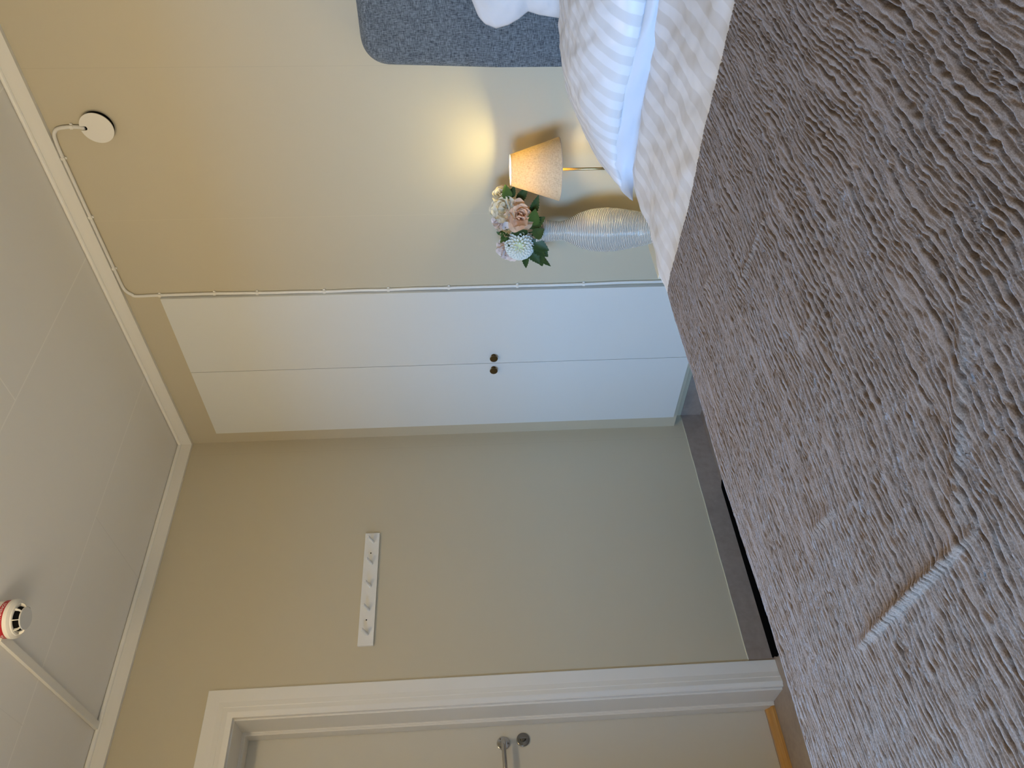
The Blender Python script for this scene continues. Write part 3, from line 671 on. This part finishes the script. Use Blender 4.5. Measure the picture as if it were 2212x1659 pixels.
# berry sprig
sg = flower_root('foliage_sprig', 'small green sprig with tan buds between the two peonies at the top', 'foliage', 'artificial flowers in the vase')
rnd = random.Random(5); w = MB(); wb = MB(); stp = Vector((1.250, -0.165, 0.955))
for k in range(26):
    d = Vector((rnd.uniform(-0.7, 0.7), rnd.uniform(-0.9, 0.3), rnd.uniform(0.15, 1.1))).normalized(); b0 = stp + d * rnd.uniform(0.010, 0.036); t0 = b0 + (d + Vector((rnd.uniform(-.5, .5), rnd.uniform(-.5, .2), rnd.uniform(-.3, .5)))).normalized() * rnd.uniform(0.014, 0.022)
    lm = leaf_mb(b0, t0, rnd.uniform(0.007, 0.011), cview(b0) + Vector((rnd.uniform(-.6, .6), 0, rnd.uniform(-.4, .6))), 0.2, 0.1, 0.0, 9); w.add(lm.v, lm.f)
    if k % 2 == 0:
        bm = bmesh.new(); bmesh.ops.create_icosphere(bm, subdivisions=1, radius=rnd.uniform(0.0018, 0.0032)); pp = stp + Vector((0.022, -0.01, 0.025)) + Vector((rnd.uniform(-.02, .02), rnd.uniform(-.012, .01), rnd.uniform(-.02, .02)))
        for v in bm.verts: v.co = v.co + pp
        wb.bm(bm)
w.build('leaves', M['leaf_light'], sg, smooth=True); wb.build('buds', M['bud'], sg, smooth=True); stem_to(stp + Vector((0, 0, 0.02)), sg)

# ------------------------------------------------------------------ bed
BX0, BX1, BY = 1.775, 3.58, -2.19
bed = thing('bed', (2.68, -1.1, 0), 'double bed with a blue-grey upholstered headboard', 'bed')
MB().box(BX0 + 0.03, BX1 - 0.03, -0.115, BY + 0.04, 0.10, 0.36, 0.015).build('bed_base', M['greybase'], bed, auto=0.5)
MB().box(BX0 + 0.02, BX1 - 0.02, -0.112, BY + 0.03, 0.362, 0.675, 0.04).build('mattress', M['white_cloth'], bed, auto=0.5)
for x in (BX0 + 0.10, BX1 - 0.10):
    for y in (-0.2, BY + 0.14): MB().lathe([(0.024, 0.0), (0.028, 0.0995)], (x, y, 0), 'z', 20).build('leg', M['black'], bed, auto=0.6)
# headboard: rounded slab
hb = bmesh.new(); hx0, hx1, hz1, rc = 1.797, 3.62, 1.3835, 0.088
pts = [(hx0, 0.15)]
pts += [(hx0, 0.5), (hx0, 1.0)]
for k in range(13):
    a = PI - PI / 2 * k / 12; ex = 0.85
    pts.append((hx0 + rc + rc * math.copysign(abs(math.cos(a)) ** ex, math.cos(a)), hz1 - rc + rc * math.sin(a) ** ex))
for k in range(13):
    a = PI / 2 - PI / 2 * k / 12; pts.append((hx1 - rc + rc * math.cos(a), hz1 - rc + rc * math.sin(a)))
pts += [(hx1, 1.0), (hx1, 0.15)]
vs = [hb.verts.new((x, -0.012, z)) for x, z in pts]; f = hb.faces.new(vs)
r_ = bmesh.ops.extrude_face_region(hb, geom=[f]); newv = [g for g in r_['geom'] if isinstance(g, bmesh.types.BMVert)]
for v in newv: v.co.y = -0.103
eds = [e_ for e_ in hb.edges if all(abs(v.co.y + 0.103) < 1e-5 for v in e_.verts)]
bmesh.ops.bevel(hb, geom=eds, offset=0.028, segments=6, profile=0.5, affect='EDGES')
MB().bm(hb).build('headboard', M['tweed'], bed, auto=0.9, label='blue-grey tweed headboard')

def edge_profile(a, xe, zt, r):
    """a: arc length; a>=0 on the flat top to the right of the corner arc, a<0 round the arc and down the side"""
    x = np.where(a >= 0, xe + r + a, 0.0); z = np.where(a >= 0, zt, 0.0)
    la = r * PI / 2; t = np.clip(-a / la, 0, 1) * PI / 2
    arc = (a < 0) & (a > -la)
    x = np.where(arc, xe + r - r * np.sin(t), x); z = np.where(arc, zt - r + r * np.cos(t), z)
    dn = a <= -la
    x = np.where(dn, xe, x); z = np.where(dn, zt - r + (a + la), z)
    return x, z
# --- bedspread
fine = np.arange(-0.10, 0.98, 0.0011); a_ = np.concatenate([np.arange(-0.52, -0.10, 0.006), fine, np.arange(0.98, 1.78, 0.012)])
b_ = np.concatenate([np.arange(0, 1.0, 0.0032), np.arange(1.0, 1.09, 0.006), np.arange(1.09, 1.58, 0.015)])
A, Bv = np.meshgrid(a_, b_, indexing='ij')
Y0 = -1.112
xe = 1.764
X, Zq = edge_profile(A, xe, 0.7155, 0.06)
nrmx = np.where(A >= 0, 0, -np.sin(np.clip(-A / (0.06 * PI / 2), 0, 1) * PI / 2)); nrmz = np.sqrt(np.clip(1 - nrmx ** 2, 0, 1))
# foot fold
Lb = 1.05; rf = 0.05; laf = rf * PI / 2; tb = np.clip((Bv - Lb) / laf, 0, 1) * PI / 2
Yq = np.where(Bv <= Lb, Y0 - Bv, Y0 - Lb - rf * np.sin(tb)); drop = np.where(Bv <= Lb, 0, rf * (1 - np.cos(tb)) + np.maximum(Bv - Lb - laf, 0))
nry = -np.sin(tb)
nrmz2 = nrmz * np.cos(tb); 
# crinkles
sx, sy = A, Bv
wx = 0.0065 * pn(sx / 0.11, sy / 0.13, 1) + 0.0022 * pn(sx / 0.03, sy / 0.035, 2) + 0.0016 * pn(sx / 0.012, sy / 0.012, 14)
flow = 0.05 * pn(sx / 0.55 + 3, sy / 0.6, 4)
u1 = (sx + wx + flow * sy) ; v1 = sy
def valley(n, w_): return -np.exp(-(n / w_) ** 2)
mod = 0.35 + 0.65 * np.clip(pn(sx / 0.06, sy / 0.11, 9) + 0.45, 0, 1)
mod2 = np.clip(0.5 + 1.1 * pn(sx / 0.022, sy / 0.075, 16), 0, 1)
ph_ = u1 / 0.0077 + 0.80 * pn(u1 / 0.030, v1 / 0.15, 5) + 0.16 * pn(u1 / 0.008, v1 / 0.012, 17)
dl = np.abs(ph_ - np.round(ph_)); li = np.round(ph_)
mline = np.clip(0.78 + 1.2 * pn(li * 0.731 + 0.37, v1 / 0.12 + li * 0.117, 16), 0, 1)
ph2 = ph_ + 0.5; dl2 = np.abs(ph2 - np.round(ph2)); li2 = np.round(ph2)
mline2 = np.clip(0.22 + 1.4 * pn(li2 * 0.613 + 0.71, v1 / 0.045 + li2 * 0.213, 19), 0, 1)
n3 = pn((sx + wx) / 0.020, v1 / 0.16, 7)
pillowy = 0.0008 * (1 - (2 * dl - 0) ** 2 * 0) * np.sqrt(np.clip(2 * dl, 0, 1))
h = -0.0075 * np.exp(-(dl / 0.115) ** 2) * mline * (0.6 + 0.4 * mod) - 0.0045 * np.exp(-(dl2 / 0.10) ** 2) * mline2 + 0.0030 * valley(n3, 0.030) * mod + pillowy
h = h + 0.00028 * pn(sx / 0.0042, sy / 0.010, 15) + 0.0005 * pn(sx / 0.008, sy / 0.03, 18)
# broad undulation and the loose folds
und = 0.0040 * pn(sx / 0.22, sy / 0.30, 10) + 0.0010 * pn(sx / 0.06, sy / 0.16, 11)
def fold(p, q, hgt, w0, w1):
    px_, py_ = q[0] - p[0], q[1] - p[1]; L = math.hypot(px_, py_); ux, uy = px_ / L, py_ / L
    s = (X - p[0]) * ux + (Yq - p[1]) * uy; d = -(X - p[0]) * uy + (Yq - p[1]) * ux
    taper = np.clip(s / L, 0, 1); taper = np.sin(PI * taper) ** 0.6 * ((s > 0) & (s < L))
    prof_ = np.where(d > 0, np.exp(-(d / w0) ** 2), np.exp(-(d / w1) ** 2))
    return hgt * taper * prof_
und = und + fold((2.02, -1.945), (2.285, -1.958), 0.0070, 0.0065, 0.0028) + fold((2.25, -1.955), (2.42, -1.80), 0.004, 0.010, 0.006)
und = und + fold((2.06, -1.416), (2.22, -1.432), 0.003, 0.006, 0.004) + fold((2.15, -1.63), (2.22, -1.622), 0.003, 0.006, 0.004)
und = und + fold((1.96, -1.30), (2.02, -1.31), 0.003, 0.006, 0.004) + fold((2.02, -1.80), (2.10, -1.815), 0.003, 0.008, 0.005)
und = und
edge_in = np.clip(Bv / 0.012, 0, 1)
hh = h * np.clip(0.4 + 0.6 * edge_in, 0, 1) + und
# tiny gathered hem at the head end: surface dips on to the sheet
dip = -0.0065 * (1 - np.sqrt(np.clip(Bv / 0.010, 0, 1)))
yj = 0.0030 * pn(sx / 0.010, sx * 0 + 0.5, 12) * (1 - np.clip(Bv / 0.03, 0, 1)) + 0.012 * pn(sx / 0.25, sx * 0 + 2.5, 13) * (1 - np.clip(Bv / 0.2, 0, 1))
hang = np.clip((-A - 0.10) / 0.4, 0, 1)
Pq = np.stack([X + nrmx * hh - hang * 0.018 * (1 + np.sin(Bv * 22)), Yq + nry * hh + yj, Zq - drop + nrmz2 * hh + dip * nrmz], -1)
Pq[..., 2] = np.maximum(Pq[..., 2], 0.16)
me = grid_mesh('bedspread', Pq); q = link('bedspread', me, M['quilt'], None, True, (2.6, -1.7, 0.70))
tag(q, 'taupe crinkled bedspread covering the foot of the bed', 'bedspread')
# --- striped duvet: from under the bedspread to the headboard
a2 = np.concatenate([np.arange(-0.45, -0.10, 0.02), np.arange(-0.10, 0.9, 0.006), np.arange(0.9, 1.78, 0.03)]); b2 = np.arange(0, 1.10, 0.006)
A2, B2 = np.meshgrid(a2, b2, indexing='ij')
X2, Z2 = edge_profile(A2, 1.753, 0.7095, 0.055)
nx2 = np.where(A2 >= 0, 0, -np.sin(np.clip(-A2 / (0.055 * PI / 2), 0, 1) * PI / 2)); nz2 = np.sqrt(np.clip(1 - nx2 ** 2, 0, 1))
Y2 = -1.20 + B2
h2 = 0.006 * pn(A2 / 0.16 + 1, B2 / 0.13, 20) + 0.0035 * pn((A2 + 0.6 * B2) / 0.05, (B2 - 0.5 * A2) / 0.12, 21) + 0.0012 * pn(A2 / 0.02, B2 / 0.03, 22)
h2 = h2 + 0.010 * np.exp(-((Y2 + 0.74) / 0.05) ** 2) * np.clip((A2 + 0.05) / 0.1, 0, 1)
h2 = h2 * np.clip((B2 - 0.05) / 0.06, 0, 1)
P2 = np.stack([X2 + nx2 * h2, Y2, Z2 + nz2 * h2], -1)
u_ = A2 + 0.05 * B2 + 0.010 * pn(A2 / 0.3, B2 / 0.25, 24) + 0.0045 * pn(A2 / 0.07, B2 / 0.06, 23)
me = grid_mesh('duvet', P2, np.stack([u_, B2], -1)); dv = link('duvet', me, M['stripe'], None, True, (2.6, -0.7, 0.70))
tag(dv, 'white satin-striped duvet cover turned out above the taupe bedspread', 'duvet')

# --- pillows
def pillow(name, label, corners, H_, bot, zrim, seed, mkey, group, ni=90, nj=70, uscale=0.7, wr=0.004, sag=None):
    """corners: function (u,v)->(x,y) ; closed cushion shape"""
    u = np.linspace(0, 1, ni); v = np.linspace(0, 1, nj); U, V = np.meshgrid(u, v, indexing='ij')
    x, y = corners(U, V)
    pf = (np.clip(1 - np.abs(2 * U - 1) ** 3.2, 0, 1) ** 0.55) * (np.clip(1 - np.abs(2 * V - 1) ** 2.4, 0, 1) ** 0.55)
    wn_ = wr * (pn(U * 9 + seed, V * 6, seed) + 0.7 * pn((U * 14 + V * 9), (V * 5 - U * 4), seed + 1) + 0.35 * pn(U * 40, V * 26, seed + 2)) * np.clip(pf * 2.5, 0, 1)
    zr = zrim(U, V)
    top = np.stack([x, y, zr + H_ * pf + wn_], -1); bt = np.stack([x, y, zr - bot * pf + 0 * wn_], -1)
    return top, bt, U, V
def finish_pillow(name, label, group, top, bt, U, V, mkey, M4, uvw):
    ni, nj = U.shape; uv = np.stack([uvw(U, V), V], -1)
    m1 = grid_mesh(name, top, uv); m2 = grid_mesh(name + 'b', bt[:, ::-1], uv[:, ::-1])
    bm = bmesh.new(); bm.from_mesh(m1); bm.from_mesh(m2); bmesh.ops.remove_doubles(bm, verts=bm.verts, dist=1e-5); bmesh.ops.recalc_face_normals(bm, faces=bm.faces)
    me = bpy.data.meshes.new(name); bm.to_mesh(me); bm.free(); bpy.data.meshes.remove(m1); bpy.data.meshes.remove(m2)
    if M4 is not None: me.transform(M4)
    return me
xl = [0.0, 0.06, 0.14, 0.3, 0.5, 0.7, 0.85, 1.0]
def front_corners(U, V):
    fx = np.interp(U, [0, 0.05, 0.12, 0.2, 0.3, 0.42, 0.62, 0.72, 1.0], [1.770, 1.785, 1.822, 1.875, 1.930, 2.010, 2.140, 2.21, 2.44])
    fy = np.interp(U, [0, 0.05, 0.12, 0.2, 0.3, 0.42, 0.62, 0.72, 1.0], [-0.735, -0.700, -0.668, -0.668, -0.682, -0.694, -0.716, -0.716, -0.715])
    bx = 1.70 + 0.74 * U; by = -0.235 + 0.0 * U
    s = V; bul = 0.010 * np.sin(PI * V) * np.where(U < 0.5, -1, 1) * np.clip(np.abs(2 * U - 1) * 3 - 2, 0, 1)
    return fx * (1 - s) + bx * s + bul, fy * (1 - s) + by * s
def front_rim(U, V):
    z0 = np.interp(U, [0, 0.05, 0.12, 0.2, 0.35, 0.62, 0.72, 1.0], [0.712, 0.732, 0.745, 0.754, 0.762, 0.752, 0.748, 0.76])
    z1 = np.interp(U, [0, 0.2, 1], [0.735, 0.765, 0.775])
    return z0 * (1 - V) + z1 * V
top, bt, U, V = pillow('pillow', '', front_corners, 0.113, 0.034, front_rim, 30, 'stripe', None, 130, 90, wr=0.0052)
zr_ = front_rim(U, V); top[..., 2] = zr_ + (top[..., 2] - zr_) * np.interp(U, [0, 0.08, 0.18, 0.30, 0.45, 0.6, 1], [0.55, 0.60, 0.70, 0.84, 0.96, 1, 1])
bt[..., 2] = np.maximum(bt[..., 2], 0.7195)
me = finish_pillow('pillow', '', None, top, bt, U, V, 'stripe', None, lambda U, V: 0.70 * U + 0.22 * (1 - V) ** 1.2 + 0.006 * pn(U * 5, V * 4, 40))
pl = link('pillow', me, M['stripe'], None, True, (2.08, -0.48, 0.72)); tag(pl, 'striped white pillow lying flat on the bed below the headboard', 'pillow', 'pillows on the bed')
# open hem of the pillowcase, plain lining showing
low = [(1.7905, -0.7700, 0.7215), (1.790, -0.7150, 0.722), (1.8103, -0.6850, 0.722), (1.845, -0.6770, 0.722), (1.905, -0.6835, 0.722), (1.9644, -0.6905, 0.722), (2.0212, -0.7020, 0.722), (2.081, -0.7135, 0.722), (2.158, -0.7270, 0.722), (2.2187, -0.7310, 0.722), (2.32, -0.735, 0.722), (2.44, -0.735, 0.722)]
upp = [(1.7865, -0.7600, 0.7225), (1.7765, -0.7050, 0.7350), (1.8019, -0.6735, 0.7480), (1.850, -0.6640, 0.7545), (1.9030, -0.6700, 0.7585), (1.9700, -0.6785, 0.7605), (2.0156, -0.6895, 0.7600), (2.0756, -0.7010, 0.7535), (2.1363, -0.7150, 0.7475), (2.2054, -0.7190, 0.7425), (2.32, -0.722, 0.745), (2.44, -0.722, 0.75)]
lp = smooth_path(low, 8); up_ = smooth_path(upp, 8); w = MB(); rows = []
for i, (p, q_) in enumerate(zip(lp, up_)):
    row = []
    row.append((p.x, p.y - 0.002, p.z - 0.018 * min(1, i / 14)))
    for k in range(9):
        s = k / 8; o = p.lerp(q_, s); bulge = (0.004 * math.sin(PI * s) + 0.0010 * math.sin(i * 0.35 + 4 * s)) * min(1, i / 10)
        row.append((o.x + 0.3 * bulge, o.y - bulge, o.z))
    # turn over the top edge towards the pillow
    row.append((q_.x - 0.002, q_.y + 0.006, q_.z + 0.0015)); row.append((q_.x - 0.003, q_.y + 0.016, q_.z - 0.002)); rows.append(row)
w.grid(rows); w.build('pillowcase_hem', M['lining'], pl, smooth=True, label='plain white lining of the open pillowcase end')
# back pillow leaning on the headboard
zl = [0.735, 0.84, 0.90, 0.928, 0.950, 0.976, 1.01, 1.040, 1.055, 1.064]
xl_ = [1.985, 1.979, 1.985, 1.992, 1.972, 1.955, 1.943, 1.953, 1.969, 1.985]
def bc(U, V):
    ztop = np.interp(U, [0, 0.06, 0.15, 0.4, 1], [1.060, 1.075, 1.10, 1.13, 1.10]); z = 0.735 + (ztop - 0.735) * V
    xL = np.interp(0.735 + 0.325 * V, zl, xl_); return xL + (2.60 - xL) * U, z
top, bt, U, V = pillow('pillow', '', bc, 0.062, 0.050, lambda U, V: 0 * U, 50, 'white_cloth', None, 90, 60, wr=0.006)
for arr in (top, bt):     # local (x, height, thickness) -> world, leaning back
    x, z, t_ = arr[..., 0].copy(), arr[..., 1].copy(), arr[..., 2].copy()
    arr[..., 0] = x; arr[..., 1] = -0.235 + 0.16 * (z - 0.735) - t_; arr[..., 2] = z
me = finish_pillow('pillow', '', None, top, bt, U, V, 'white_cloth', None, lambda U, V: U)
p2 = link('pillow', me, M['white_cloth'], None, True, (2.25, -0.22, 0.735)); tag(p2, 'plain white pillow standing upright against the grey headboard', 'pillow', 'pillows on the bed')
